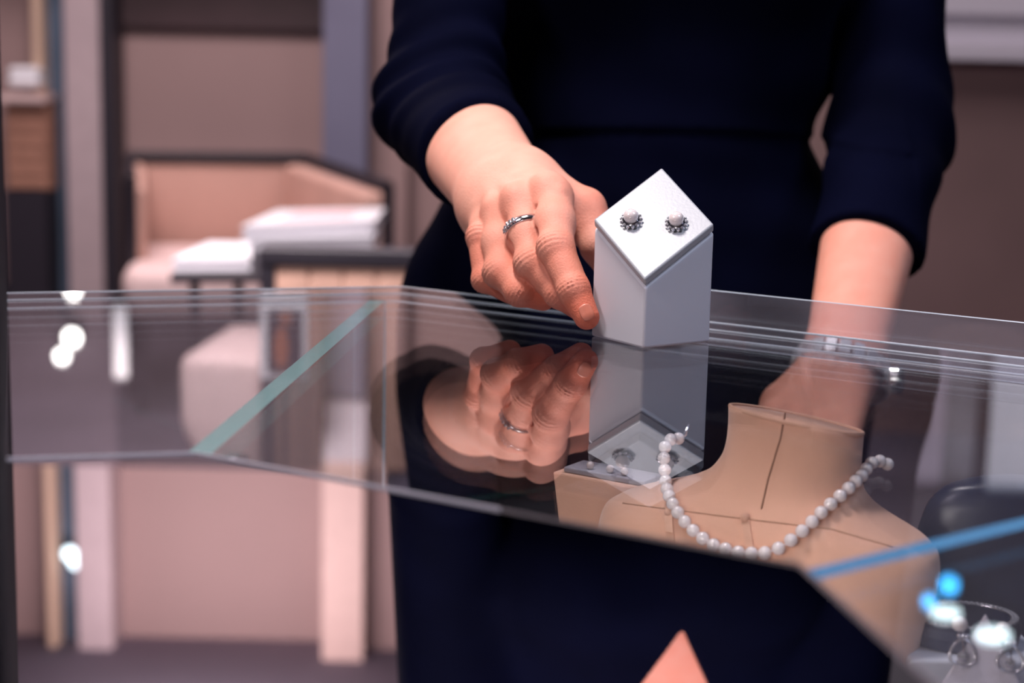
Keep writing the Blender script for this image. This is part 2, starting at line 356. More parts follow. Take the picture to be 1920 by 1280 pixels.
# near chair seen from its quilted back
y = 3.2; x0, x1 = X(488, y), X(905, y)
t = thing('armchair', 'tan quilted armchair with black rail seen from behind beside the woman', 'chair', ((x0+x1)/2, y+.3, 0))
b = bm_()
for k in range(6):
    w = (x1-x0-.03)/6; add_box(b, (x0+.02+w*(k+.5), y+.05, .50), (w*1.10, .07, .42), bevel=.012)
obj('backrest', b, M['quilt'], t, True)
b = bm_(); add_box(b, ((x0+x1)/2, y+.04, .725), (x1-x0+.02, .07, .035), bevel=.006); add_box(b, (x0+.005, y+.04, .365), (.03, .06, .73), bevel=.005); add_box(b, (x1-.005, y+.04, .365), (.03, .06, .73), bevel=.005); obj('frame', b, M['black'], t)
b = bm_(); add_box(b, ((x0+x1)/2, y+.29, .40), (x1-x0-.04, .4, .12), bevel=.03); obj('seat', b, M['chairp'], t, True)
for sx in (x0+.03, x1-.03):
    b = bm_(); add_tube(b, [(sx, y+.44, .34), (sx, y+.44, 0)], [.02, .014], 8); obj('leg', b, M['black'], t)
# ottoman
y = 3.35; t = thing('ottoman', 'pale pink upholstered ottoman with narrow tapered base on mauve carpet', 'ottoman', (X(410, y), y+.15, 0))
b = bm_(); xa, xb = X(322, y), X(492, y)
lo_ = [(xa+.12, y+.02), (xb-.02, y-.01), (xb-.0, y+.3), (xa+.14, y+.3)]; hi_ = [(xa, y), (xb, y-.03), (xb, y+.42), (xa+.03, y+.42)]
vb = [b.verts.new((*p, .12)) for p in lo_]; vm = [b.verts.new((*p, .33)) for p in hi_]; vt = [b.verts.new((*p, .50)) for p in hi_]
b.faces.new(vb[::-1]); b.faces.new(vt)
for A, B in ((vb, vm), (vm, vt)):
    for i in range(4): b.faces.new((A[i], A[(i+1) % 4], B[(i+1) % 4], B[i]))
bevel_all(b, .03, 4); obj('cushion', b, M['chairp'], t, True)
b = bm_(); add_tube(b, [((xa+xb)/2+.04, y+.15, .14), ((xa+xb)/2+.04, y+.15, 0)], .05, 16); obj('foot', b, M['black'], t)
# black side table
y = 4.15; t = thing('side_table', 'black side table with lower shelf between the two armchairs', 'table', (X(520, y), y, 0))
b = bm_(); pts = [PZ(318, 512, .60), PZ(700, 512, .60), PZ(700, 462, .60), PZ(425, 462, .60)]
add_prism(b, [(p.x, p.y) for p in pts], .575, .60); bevel_all(b, .004); obj('tabletop', b, M['black'], t)
b = bm_(); cx, cy = sum(p.x for p in pts)/4, sum(p.y for p in pts)/4
add_prism(b, [(cx+(p.x-cx)*.8, cy+(p.y-cy)*.8) for p in pts], .30, .32); obj('shelf', b, M['black'], t)
for p in pts:
    q = (cx+(p.x-cx)*.8, cy+(p.y-cy)*.8); b = bm_(); add_tube(b, [(*q, .58), (*q, 0)], .013, 8); obj('leg', b, M['black'], t)
def book(name, label, corners, z0, h, cover=None, group=None):
    c = sum((Vector((p.x, p.y, z0)) for p in corners), Vector())/4
    t = thing(name, label, 'book', c, group)
    b = bm_(); add_prism(b, [(c.x+(p.x-c.x)*.97, c.y+(p.y-c.y)*.97) for p in corners], z0+.004, z0+h-.004); obj('pages', b, M['pages'], t)
    for zz in (z0, z0+h-.004):
        b = bm_(); add_prism(b, [(p.x, p.y) for p in corners], zz, zz+.004); obj('cover', b, M['paper'], t)
    if cover:
        b = bm_(); add_prism(b, [(c.x+(p.x-c.x)*.55, c.y+(p.y-c.y)*.55) for p in corners], z0+h, z0+h+.001); obj('cover_print', b, cover, t)
    return t
z = .601
book('book', 'thick white book at the bottom of the tall stack', [PZ(455, 470, z), PZ(700, 462, z), PZ(715, 444, z), PZ(500, 446, z)], z, .032, group='books on the side table')
z = .634
book('book', 'white book with pale pink print topping the tall stack', [PZ(452, 446, z), PZ(702, 436, z), PZ(722, 408, z), PZ(520, 412, z)], z, .030, M['pink'], group='books on the side table')
z = .601
book('book', 'white book lying alone at the near left of the side table', [PZ(322, 508, z), PZ(470, 506, z), PZ(470, 474, z), PZ(392, 472, z)], z, .028, group='books on the side table')
# small picture stand in front of the near chair
y = 2.95; t = thing('picture_stand', 'slim stand with white bordered dark and orange picture before the tan chair', 'sign', (X(524, y), y, 0))
zt, zb = CAM.z-(548-100)/F*y, CAM.z-(712-100)/F*y
b = bm_(); add_box(b, (X(526, y), y, (zt+zb)/2), (.086, .006, zt-zb), bevel=.001); ca_ = obj('card', b, M['paper'], t)
b = bm_(); add_box(b, (X(528, y), y-.0045, (zt+zb)/2-.006), (.062, .003, (zt-zb)*.74)); pi_ = obj('picture', b, M['darkprint'], ca_)
b = bm_(); add_sphere(b, (X(522, y), y-.0062, (zt+zb)/2-.02), .026, 14, (.55, .03, 1.5)); add_sphere(b, (X(522, y)+.008, y-.0062, (zt+zb)/2+.035), .012, 12, (1, .06, 1)); obj('picture_print', b, M['orange'], ca_, True)
b = bm_(); add_tube(b, [(X(526, y), y+.006, zt-.03), (X(526, y), y+.006, .01)], .005, 8); obj('pole', b, M['black'], t)
b = bm_(); add_tube(b, [(X(526, y), y+.006, .0), (X(526, y), y+.006, .012)], .07, 24); obj('base', b, M['black'], t)
# ================================================================== glass counter
TG = .006
zl = G + .0003
I0, I1, I2, I3 = PZ(13, 861, zl), PZ(365, 850, zl), PZ(1500, 1060, zl), PZ(1700, 1238, zl)
R0, R1 = PZ(13, 548), PZ(755, 536); Rb = PZ(1920, 670)
dB = (Rb-R1).normalized(); mit = PZ(1920, 960, zl) - I2
def isect(p, d, q, e):
    den = d.x*e.y - d.y*e.x; t = ((q.x-p.x)*e.y - (q.y-p.y)*e.x)/den; return Vector((p.x+d.x*t, p.y+d.y*t, p.z))
R2 = isect(R1, dB, I2, mit)
dC = (I3-I2).normalized(); I4 = I2 + dC*.62; R3 = R2 + dC*.75
case = thing('display_counter', 'angled glass topped jewellery counter with black inner ledge', 'counter', (.1, .75, 0))
b = bm_()
outline = [R0, R1, R2, R3, I4, I2, I1, I0]
fs = add_prism(b, [(p.x, p.y) for p in outline], G-TG, G)
obj('glass_top', b, M['glass'], case)
b = bm_()
for zz in (G-.0006, G-TG+.0006): add_tube(b, [Vector((p.x, p.y, zz)) for p in (R0, R1, R2, R3)], .0007, 6)
obj('edge_glint', b, M['edgeglow'], case)  # glowing tubes drawn as the glint along the glass rim
# ledge
b = bm_(); add_prism(b, [(p.x, p.y) for p in (I0, I1, I2, I4, Vector((I4.x-.2, .18, 0)), Vector((-.25, .18, 0)))], zl-.022, zl); obj('ledge', b, M['ledge'], case)
b = bm_(); add_tube(b, [I0, I1, I1.lerp(I2, .56)], .0009, 6); obj('ledge_trim', b, mat('grey edge trim', (.42, .40, .48), .4), case)
b = bm_(); add_tube(b, [I1.lerp(I2, .56), I2, I4], .0007, 6); obj('ledge_trim', b, mat('dark edge trim', (.10, .08, .10), .5), case)
ZD = G - .165
Q1 = PZ(722, 562, G-TG); Q0 = Q1 + (R0-R1); off = (Q1-R1); off.z = 0
nB = Vector((dB.y, -dB.x, 0)); Q2 = R2 + nB*.02 ; Q1b = R1 + nB*.02
def upright(name, a, c, z0, z1, m, edge, th=.005):
    b = bm_(); a = Vector((a.x, a.y, 0)); c = Vector((c.x, c.y, 0)); n = Vector((-(c-a).y, (c-a).x, 0)).normalized()*th
    fs = add_prism(b, [(p.x, p.y) for p in (a, c, c+n, a+n)], z0, z1)
    for f in fs: f.material_index = 1
    for f in fs[2:]: f.material_index = 0
    return obj(name, b, [m, edge], case)
upright('side_pane', I1, Q1, ZD, G-TG-.0003, M['pane'], M['green'], .011)
upright('side_pane', I2, R2, ZD, G-TG-.0003, M['pane'], M['blue'], .010)
upright('rear_pane', Q1, Q0, ZD, G-TG-.0003, M['pane'], M['edgeglow'])
upright('rear_pane', Q1, Q2, ZD, G-TG-.0003, M['pane'], M['edgeglow'])
D0 = R1 + dB*(PZ(1240, 600)-R1).length - nB*.012; D1 = R2 - nB*.012
upright('door_pane', D0, D1, G-TG-.012, G+.0185, M['hazed'], M['edgeglow'], .004)
b = bm_(); add_tube(b, [Q1 + Vector((0, 0, -.001)), Vector((Q1.x, Q1.y, ZD))], .0012, 6); obj('corner_seam', b, M['edgeglow'], case)
b = bm_(); add_prism(b, [(p.x, p.y) for p in (I1, I2, R2, R1)], ZD-.02, ZD); add_prism(b, [(p.x, p.y) for p in (I2, I4, R3, R2)], ZD-.02, ZD); obj('deck', b, M['deck'], case)
lo1 = [I1, I2, I4, Vector((I4.x-.2, .18, 0)), Vector((-.25, .18, 0)), I0]
b = bm_(); add_prism(b, [(p.x, p.y) for p in (I1, I2, R2, R1)], 0, ZD-.0205); add_prism(b, [(p.x, p.y) for p in (I2, I4, R3, R2)], 0, ZD-.0205); obj('cabinet', b, M['cabinet'], case)
# small round puck on the rear of the mitre
b = bm_(); c = PZ(424, 846, zl-.0); add_tube(b, [c + Vector((0, .02, -.014)), c + Vector((0, .02, -.0075))], .007, 20); obj('joint_puck', b, M['silver'], case, True)
# ================================================================== white earring block
cf, cl, cr = PZ(1198, 653), PZ(1108, 630), PZ(1331, 642)
cen = (cl+cr)/2; hv = (cr-cl)/2; pv = Vector((hv.y, -hv.x, 0))
if pv.y > 0: pv = -pv
cf, cb = cen+pv, cen-pv
cor = [cf, cr, cb, cl]
def zat(c, py):
    d = (c-CAM).dot(f_); return c.z + 0*py, d
def height(c, py):
    """height above c whose projection lands on row py"""
    lo, hi = 0., .3
    for _ in range(40):
        m_ = (lo+hi)/2; q = c + Vector((0, 0, m_)) - CAM; y_ = 640 - F*q.dot(u_)/q.dot(f_)
        if y_ > py: lo = m_
        else: hi = m_
    return lo
hF, hL, hR = height(cf, 541), height(cl, 428), height(cr, 436)
hM = (hL+hR)/2; hB = 2*hM-hF
blk = thing('earring_block', 'white slant topped square block displaying pearl earrings on the glass', 'display block', cen)
b = bm_(); add_prism(b, [(p.x, p.y) for p in cor], G+.0002, 0, [G+h for h in (hF, hM, hB, hM)]); bevel_all(b, .0016, 3); obj('body', b, M['white'], blk)
PT = .0060; GP = .0016
pn = (Vector((cr.x, cr.y, G+hM)) - Vector((cf.x, cf.y, G+hF))).cross(Vector((cl.x, cl.y, G+hM)) - Vector((cf.x, cf.y, G+hF))).normalized()
if pn.z < 0: pn = -pn
top = [Vector((c.x, c.y, G+h)) for c, h in zip(cor, (hF, hM, hB, hM))]
tc_ = sum(top, Vector())/4
b = bm_()
lo_v = [b.verts.new(tc_ + (p-tc_)*.90 + pn*.0001) for p in top]; hi_v = [b.verts.new(tc_ + (p-tc_)*.90 + pn*(GP+.0006)) for p in top]
b.faces.new(lo_v[::-1]); b.faces.new(hi_v)
for i in range(4): b.faces.new((lo_v[i], lo_v[(i+1) % 4], hi_v[(i+1) % 4], hi_v[i]))
obj('seam_gap', b, M['gap'], blk)
b = bm_()
lo_v = [b.verts.new(tc_ + (p-tc_)*.995 + pn*GP) for p in top]; hi_v = [b.verts.new(tc_ + (p-tc_)*.995 + pn*(GP+PT)) for p in top]
b.faces.new(lo_v[::-1]); b.faces.new(hi_v)
for i in range(4): b.faces.new((lo_v[i], lo_v[(i+1) % 4], hi_v[(i+1) % 4], hi_v[i]))
bevel_all(b, .0013, 3); obj('top_plate', b, M['plate'], blk)
ptop = tc_ + pn*(GP+PT)
# stud earrings
def stud(px, py, label):
    p = PL(px, py, ptop + pn*.0045, pn) - pn*.0045
    t = thing('stud_earring', label, 'earring', p, 'pearl stud earrings on the white block')
    fr = frame_from(pn, Vector((1, 0, 0)))
    b = bm_(); add_sphere(b, p + pn*.0048, .0045, 28); obj('pearl', b, M['pearl'], t, True)
    b = bm_(); add_tube(b, [p + pn*.0001, p + pn*.0022], [.0046, .0052], 24)
    for k in range(13):
        a = 2*PI*k/13; q = p + fr @ Vector((math.cos(a)*.0058, math.sin(a)*.0058, .0016))
        add_sphere(b, q + fr @ Vector((math.cos(a+.24)*.0007, math.sin(a+.24)*.0007, .0006)), .0005, 8)
        add_tube(b, [p + fr @ Vector((math.cos(a)*.004, math.sin(a)*.004, .001)), q], .0004, 6)
    st_ = obj('setting', b, M['dsilver'], t, True)
    for k in range(13):
        a = 2*PI*k/13; q = p + fr @ Vector((math.cos(a)*.0061, math.sin(a)*.0061, .0020))
        b = bm_(); add_gem(b, q, .00125, fr @ Vector((math.cos(a)*.45, math.sin(a)*.45, 1))); obj('crystal', b, M['crystal'], st_)
stud(1183, 406, 'left pearl stud earring ringed with crystals on the white block')
stud(1268, 411, 'right pearl stud earring ringed with crystals on the white block')
# ================================================================== the woman
SH = .0
elR, wrR = V(826, 196, 1.36), V(948, 364, 1.122)
shR = Vector((-.045, 1.52, 1.385))
elL, wrL = V(1672, 235, 1.475), V(1582, 678, 1.30)
shL = Vector((.315, 1.54, 1.385))
fing = {   # joints of the right hand: MCP, PIP, DIP, tip with radii
 'index': ([(1036, 372, 1.056), (1043, 466, 1.020), (1076, 543, 1.006), (1100, 594, 1.000)], [.0134, .0109, .0093, .0074]),
 'middle': ([(980, 388, 1.062), (1000, 492, 1.032), (1050, 548, 1.022), (1092, 580, 1.024)], [.0128, .0108, .0092, .0076]),
 'ring': ([(937, 405, 1.076), (941, 508, 1.048), (975, 545, 1.036), (1018, 558, 1.040)], [.0118, .0104, .0090, .0078]),
 'little': ([(918, 408, 1.100), (902, 446, 1.074), (912, 522, 1.062), (958, 548, 1.058)], [.0105, .0092, .0084, .0074]),
}
FJ = {k: ([V(*p) for p in js], [q*(1.06 if k != 'little' else 1.02) for q in rs]) for k, (js, rs) in fing.items()}
thumb = ([V(1012, 372, 1.120), V(1096, 392, 1.098), V(1122, 462, 1.082), V(1150, 520, 1.082)], [.0165, .0135, .0110, .0085])
# direction across the forearm (seen broad)
axR = (wrR-elR).normalized()
viewd = (wrR-CAM).normalized()
wideR = axR.cross(viewd).normalized(); dorsR = wideR.cross(axR).normalized()
if dorsR.dot(CAM-wrR) < 0: dorsR = -dorsR
if wideR.z > 0: wideR = -wideR           # towards the little finger side
def wrinkle(P, d, J, ax, dors, A, lam, w, r):
    ax = A3(ax); q = P - A3(J); s = q @ ax; dn = q @ A3(dors); rr = np.sqrt((q*q).sum(-1))
    m = np.exp(-(s/w)**2)*np.clip(dn/r, 0, 1)*np.exp(-np.maximum(rr-r*1.3, 0)**2/(r*.5)**2)
    return d + A*m*(np.cos(2*PI*s/lam))
def hand_sdf(P):
    # forearm: two soft cones side by side
    o1, o2 = wideR*.0115, wideR*.0122
    d = smin(rc(P, elR-o1, wrR-o2, .0345, .0200), rc(P, elR+o1, wrR+o2, .0345, .0195), .03)
    # belly of the forearm muscle
    mid = elR.lerp(wrR, .35); d = smin(d, ell(P, mid, (.032, .030, .030), np.array(frame_from(dorsR, axR))), .03)
    palm = rc(P, wrR-wideR*.012, FJ['index'][0][0], .0175, .0122)
    for k, t in (('middle', -.004), ('ring', .005), ('little', .012)):
        palm = smin(palm, rc(P, wrR+wideR*t, FJ[k][0][0]-dorsR*.002, .0175, FJ[k][1][0]*.98), .012)
    pc = (wrR*.45 + FJ['middle'][0][0]*.275 + FJ['ring'][0][0]*.275) - dorsR*.012
    palm = smin(palm, ell(P, pc, (.034, .030, .018), np.array(frame_from(dorsR, axR))), .015)
    # thumb and its web
    tj, tr = thumb
    th = rc(P, wrR-wideR*.014-dorsR*.006, tj[0], .018, tr[0])
    for i in range(3): th = smin(th, rc(P, tj[i], tj[i+1], tr[i], tr[i+1]), .006)
    th = smin(th, rc(P, tj[0], tj[1]-Vector((0, 0, .012)), .016, .012), .012)
    palm = smin(palm, th, .014)
    # web between thumb and index
    web = rc(P, tj[1]*.5+tj[0]*.5, FJ['index'][0][0]*.6+wrR*.4, .011, .013)
    palm = smin(palm, web, .014)
    d = smin(d, palm, .022)
    # knuckles and tendons on the back of the hand
    for k, s in (('index', 1.0), ('middle', .95), ('ring', .7), ('little', .7)):
        J = FJ[k][0]; r = FJ[k][1]
        up = (J[0]-J[1]).normalized(); bis = (dorsR*.7 + up*.6).normalized()
        d = smin(d, np.sqrt(((P-A3(J[0]+bis*r[0]*.50))**2).sum(-1)) - r[0]*.82*s, .005)
        d = smin(d, rc(P, J[0]+dorsR*r[0]*.72, J[0].lerp(wrR, .75)+dorsR*.0120, .0034, .0018), .008)
    fs = None
    for k in ('index', 'middle', 'ring', 'little'):
        J, r = FJ[k]
        c = rc(P, J[0], J[1], r[0]*.95, r[1]*.97)
        c = smin(c, rc(P, J[1], J[2], r[1]*.95, r[2]), .0035)
        c = smin(c, rc(P, J[2], J[3], r[2], r[3]), .0030)
        # finger pads and knuckle caps
        for i in (1, 2):
            a0, a1 = (J[i]-J[i-1]).normalized(), (J[i+1]-J[i]).normalized()
            dors = (a0-a1); dors = dors.normalized() if dors.length > .05 else dorsR
            if dors.dot(CAM-J[i]) < 0 and k == 'index': dors = dorsR
            c = smin(c, np.sqrt(((P-A3(J[i]+dors*r[i]*.30))**2).sum(-1)) - r[i]*.80, .004)
            c = wrinkle(P, c, J[i], (a0+a1).normalized(), dors, (.00065 if i == 1 else .00050), (.0030 if i == 1 else .0024), .0055, r[i])
        m01 = J[0].lerp(J[1], .5); c = smin(c, np.sqrt(((P-A3(m01))**2).sum(-1)) - (r[0]+r[1])*.5*.98, .006)
        fs = c if fs is None else smin(fs, c, .0008)
    d = smin(d, fs, .0045)
    # clefts between neighbouring fingers on the back of the hand
    for ka, kb, dp in (('index', 'middle', .0026), ('middle', 'ring', .0022), ('ring', 'little', .0018)):
        (Ja, ra), (Jb, rb) = FJ[ka], FJ[kb]
        m0 = (Ja[0]+Jb[0])*.5; m1 = (Ja[1]+Jb[1])*.5; dv = (CAM-m0).normalized(); r0_ = (ra[0]+rb[0])*.5
        d = smax(d, -rc(P, m0.lerp(m1, .12)+dv*r0_*.92, m0.lerp(m1, .75)+dv*r0_*.62, .0012, dp), .005)
    # a vein over the index knuckle
    d = smin(d, rc(P, V(1048, 360, 1.045)+dorsR*.000, V(1000, 330, 1.075), .0022, .0016), .005)
    return d
allp = [p for k in FJ for p in FJ[k][0]] + thumb[0] + [wrR]
lo = Vector((min(p.x for p in allp)-.03, min(p.y for p in allp)-.03, min(p.z for p in allp)-.03))
hi = Vector((max(p.x for p in allp)+.03, max(p.y for p in allp)+.03, max(p.z for p in allp)+.045))
lo = Vector((min(lo.x, elR.x-.02), lo.y, lo.z)); hi = Vector((hi.x, elR.y-.01, max(hi.z, elR.z+.06)))
lo.x = min(lo.x, elR.x-.06)
vh, fh = surf(hand_sdf, lo, hi, .0010)
def tone_hand(v):
    P = np.asarray(v, np.float32); t = np.full(len(P), .12, np.float32)
    for k in FJ:
        J, r = FJ[k]
        t = np.maximum(t, .95*np.exp(-np.maximum(rc(P, J[2], J[3], r[2], r[3]), 0)/.004) * 1.0)
        t = np.maximum(t, .62*np.exp(-np.maximum(rc(P, J[1], J[2], r[1], r[2]), 0)/.005))
        t = np.maximum(t, .40*np.exp(-np.maximum(rc(P, J[0], J[1], r[0], r[1]), 0)/.008))
        t = np.maximum(t, .80*np.exp(-((P-A3(J[1]))**2).sum(-1)/(r[1]*1.15)**2))
    t = np.maximum(t, .75*np.exp(-np.maximum(rc(P, thumb[0][1], thumb[0][3], .013, .009), 0)/.008))
    return t
# --- left hand and forearm, resting behind the counter
axL = (wrL-elL).normalized(); wideL = Vector((1, .25, .1)); wideL = (wideL - axL*wideL.dot(axL)).normalized(); dorsL = wideL.cross(axL)
if dorsL.dot(CAM-wrL) < 0: dorsL = -dorsL
knL = V(1516, 806, 1.23)
hdir = (knL-wrL).normalized()
LJ = []
for i, s in enumerate((-.026, -.009, .009, .025)):
    m0 = knL + wideL*s*1.05; L = (.040, .044, .041, .032)[i]
    p1 = m0 + (hdir*.75 + Vector((0, -.15, -.75)))*L*.85; p2 = p1 + (hdir*.2 + Vector((0, .25, -.9)))*L*.6; p3 = p2 + Vector((0, .5, -.7))*L*.45
    LJ.append([m0, p1, p2, p3])
def left_sdf(P):
    o = wideL*.012
    d = smin(rc(P, elL-o, wrL-o*.9, .036, .0195), rc(P, elL+o, wrL+o*.9, .036, .0195), .03)
    pal = None
    for i, J in enumerate(LJ):
        c = rc(P, wrL + wideL*(-.010+.007*i), J[0], .017, .0118); pal = c if pal is None else smin(pal, c, .012)
    d = smin(d, pal, .02)
    fsd = None
    for J in LJ:
        c = rc(P, J[0], J[1], .0115, .0098); c = smin(c, rc(P, J[1], J[2], .0098, .0084), .004); c = smin(c, rc(P, J[2], J[3], .0084, .0068), .004)
        c = smin(c, np.sqrt(((P-A3(J[0]+dorsL*.004))**2).sum(-1)) - .0095, .006)
        fsd = c if fsd is None else smin(fsd, c, .0015)
    d = smin(d, fsd, .006)
    t0 = wrL - wideL*.014 + hdir*.03; t1 = t0 - wideL*.018 + hdir*.035 + Vector((0, 0, -.006)); t2 = t1 + hdir*.03 + Vector((0, 0, -.012)); t3 = t2 + hdir*.018 + Vector((0, 0, -.014))
    th = rc(P, t0, t1, .015, .0125); th = smin(th, rc(P, t1, t2, .0125, .0105), .005); th = smin(th, rc(P, t2, t3, .0105, .008), .005)
    return smin(d, th, .014)
pts = [p for J in LJ for p in J] + [wrL, elL]
lo = Vector((min(p.x for p in pts)-.06, min(p.y for p in pts)-.05, min(p.z for p in pts)-.03)); hi = Vector((max(p.x for p in pts)+.06, max(p.y for p in pts)+.05, max(p.z for p in pts)-.005))
vl, fl = surf(left_sdf, lo, hi, .0018)
# --- torso profile: z, centre x, centre y, half width, half depth
prof = np.array([(.30, .125, 1.57, .185, .13), (.55, .125, 1.57, .20, .14), (.80, .120, 1.565, .232, .142), (.90, .118, 1.56, .228, .135), (.98, .122, 1.555, .196, .120), (1.05, .130, 1.545, .134, .108), (1.09, .133, 1.543, .158, .110), (1.14, .135, 1.54, .160, .112),
                 (1.22, .135, 1.535, .166, .125), (1.27, .135, 1.53, .170, .128), (1.33, .135, 1.54, .168, .110), (1.38, .135, 1.55, .165, .085), (1.415, .135, 1.555, .13, .065), (1.45, .135, 1.555, .075, .055)])
zf = np.linspace(.30, 1.45, 232)
pf = np.stack([np.interp(zf, prof[:, 0], prof[:, i]) for i in range(1, 5)], -1)
ker = np.hanning(15); ker /= ker.sum()
pf = np.stack([np.convolve(np.pad(pf[:, i], 7, mode='edge'), ker, 'valid') for i in range(4)], -1)
def torso(P, grow=0.):
    z = P[:, 2]; cx, cy, a, b = (np.interp(z, zf, pf[:, i]) for i in range(4))
    a = a+grow; b = b+grow; dx, dy = (P[:, 0]-cx), (P[:, 1]-cy)
    k = np.sqrt((dx/a)**2 + (dy/b)**2)
    d = (k-1)*np.minimum(a, b)
    return np.maximum(d, np.maximum(.30-z, z-1.45))
HC = Vector((.135, 1.52, 1.585))
def body_sdf(P):
    d = torso(P, -.010)
    d = smin(d, rc(P, (.135, 1.56, 1.36), (.135, 1.54, 1.50), .058, .052), .04)
    d = smin(d, rc(P, shR, elR, .040, .030), .02); d = smin(d, rc(P, shL, elL, .040, .030), .02)
    d = smin(d, rc(P, elR, elR.lerp(wrR, .35), .030, .026), .02); d = smin(d, rc(P, elL, elL.lerp(wrL, .3), .030, .028), .02)
    hd = ell(P, HC+Vector((0, .01, .015)), (.075, .095, .105)); hd = smin(hd, ell(P, HC+Vector((0, -.03, -.06)), (.052, .055, .055)), .05)
    hd = smin(hd, ell(P, HC+Vector((0, -.092, -.018)), (.011, .018, .022)), .014)
    for s in (-1, 1):
        hd = smax(hd, -ell(P, HC+Vector((s*.031, -.092, .006)), (.018, .014, .011)), .012)
        hd = smin(hd, ell(P, HC+Vector((s*.075, .012, -.012)), (.010, .020, .030)), .008)
        hd = smin(hd, ell(P, HC+Vector((s*.030, -.078, .004)), (.013, .012, .011)), .004)
    d = smin(d, hd, .03)
    for s in (-1, 1):
        x = .125 + s*.09
        d = smin(d, rc(P, (x, 1.57, .60), (x, 1.56, .48), .085, .055), .03); d = smin(d, rc(P, (x, 1.56, .48), (x, 1.585, .30), .055, .052), .02)
        d = smin(d, rc(P, (x, 1.585, .30), (x, 1.58, .09), .052, .034), .02); d = smin(d, rc(P, (x, 1.58, .06), (x, 1.45, .035), .034, .026), .02)
    return d
vb_, fb_ = surf(body_sdf, (-.20, 1.28, -.005), (.46, 1.74, 1.72), .007)
verts = np.concatenate([vh, vl, vb_]); faces = np.concatenate([fh, fl+len(vh), fb_+len(vh)+len(vl)])
tone = np.concatenate([tone_hand(vh), np.full(len(vl), .30), np.full(len(vb_), .55)])
woman = np_mesh('person', verts, faces, M['skin'], None, tone)
tag(woman, 'woman in a navy dress standing behind the counter, hand gripping the white block', 'person')
# dress
def dress_sdf(P):
    d = torso(P)
    bust = None
    for s in (-1, 1): d = smin(d, ell(P, (.135+s*.075, 1.455, 1.235), (.075, .06, .07)), .05)
    cuR, cuL = elR.lerp(wrR, .80), elL.lerp(wrL, .68)
    z = P[:, 2]
    oR = wideR*.0118
    ar = smin(rc(P, shR, elR, .058, .044), smin(rc(P, elR-oR, cuR-oR, .0410, .0290), rc(P, elR+oR, cuR+oR, .0410, .0290), .03), .03)
    nd = A3((axR - wideR*.10 + dorsR*.12).normalized()); s = (P-A3(elR.lerp(wrR, .575))) @ nd          # cuff plane
    pass
    # folds around the elbow
    q = P-A3(elR); sa = q @ A3((axR*.55 + Vector((0, 0, -1))*.6).normalized())
    ar = ar - .0032*np.sin(sa*2*PI/.034 + 1.2*np.sin(q[:, 0]*40))*np.exp(-(sa-.0)**2/.055**2)
    ar = smax(ar, s, .003)
    oL = wideL*.010
    al = smin(rc(P, shL, elL, .060, .047), smin(rc(P, elL-oL*.3, cuL-oL, .044, .036), rc(P, elL+oL*.3, cuL+oL, .044, .036), .03), .03)
    q = P-A3(elL); sl = q @ A3(axL)
    al = al - .0030*np.sin(sl*2*PI/.06)*np.exp(-sl**2/.06**2)
    al = smax(al, (P-A3(elL.lerp(wrL, .56))) @ A3(axL), .003)
    lowk = np.clip((z-1.16)/.1, 0, 1); ars = np.minimum(ar, al)
    d = np.where(lowk > 0, smin(d, ars, .003+.027*lowk), smin(d, ars, .003))
    d = smax(d, .52-z, .004)
    # waist seam
    zs = 1.047 + .012*np.cos((P[:, 0]-.135)*9)
    d = d - .0022*np.tanh((z-zs)/.002)*np.exp(-np.abs(z-zs)/.02)*(np.abs(P[:, 0]-.135) < .2)
    d = d - .002*np.sin(z*2*PI/.075 + P[:, 0]*9)*np.exp(-((z-1.02)/.09)**2)
    # V neck
    v = np.abs(P[:, 0]-.157)*2.3 - (z-1.280)
    nk = np.maximum(v*.5, P[:, 1]-1.56)
    nk2 = np.maximum(np.sqrt((P[:, 0]-.135)**2+(P[:, 1]-1.53)**2)-.085, 1.36-z)
    d = smax(d, -np.minimum(nk, nk2), .003)
    return d
vd, fd = surf(dress_sdf, (-.22, 1.20, .50), (.48, 1.74, 1.47), .0035)
dress = np_mesh('dress', vd, fd, M['dress'], None); dress.parent = woman
# hair, eyes, lips (above the frame)
def hair_sdf(P):
    d = ell(P, HC+Vector((0, .022, .028)), (.084, .098, .108)); d = smin(d, ell(P, HC+Vector((0, .12, .03)), (.045, .04, .045)), .02)
    return smax(d, -ell(P, HC+Vector((0, -.075, -.035)), (.066, .07, .105)), .01)
v_, f__ = surf(hair_sdf, HC-Vector((.1, .13, .15)), HC+Vector((.1, .18, .15)), .005)
o = np_mesh('hair', v_, f__, M['hair'], None); o.parent = woman
for s in (-1, 1):
    b = bm_(); add_sphere(b, HC+Vector((s*.031, -.0815, .005)), .0105, 14); o = obj('eye', b, M['eye'], None, True); o.parent = woman
    b = bm_(); add_sphere(b, HC+Vector((s*.031, -.0885, .004)), .0050, 12); o = obj('iris', b, M['iris'], None, True); o.parent = woman
b = bm_(); add_sphere(b, HC+Vector((0, -.0825, -.058)), .02, 16, (1, .35, .35)); o = obj('lips', b, M['lip'], None, True); o.parent = woman
for s in (-1, 1):
    x = .125+s*.09
    def shoe(P): return smax(smin(rc(P, (x, 1.585, .06), (x, 1.44, .03), .042, .034), rc(P, (x, 1.585, .03), (x, 1.585, .005), .03, .02), .01), .002-P[:, 2], .002)
    v_, f__ = surf(shoe, (x-.06, 1.38, -.002), (x+.06, 1.65, .12), .005); o = np_mesh('shoe', v_, f__, M['black'], None); o.parent = woman
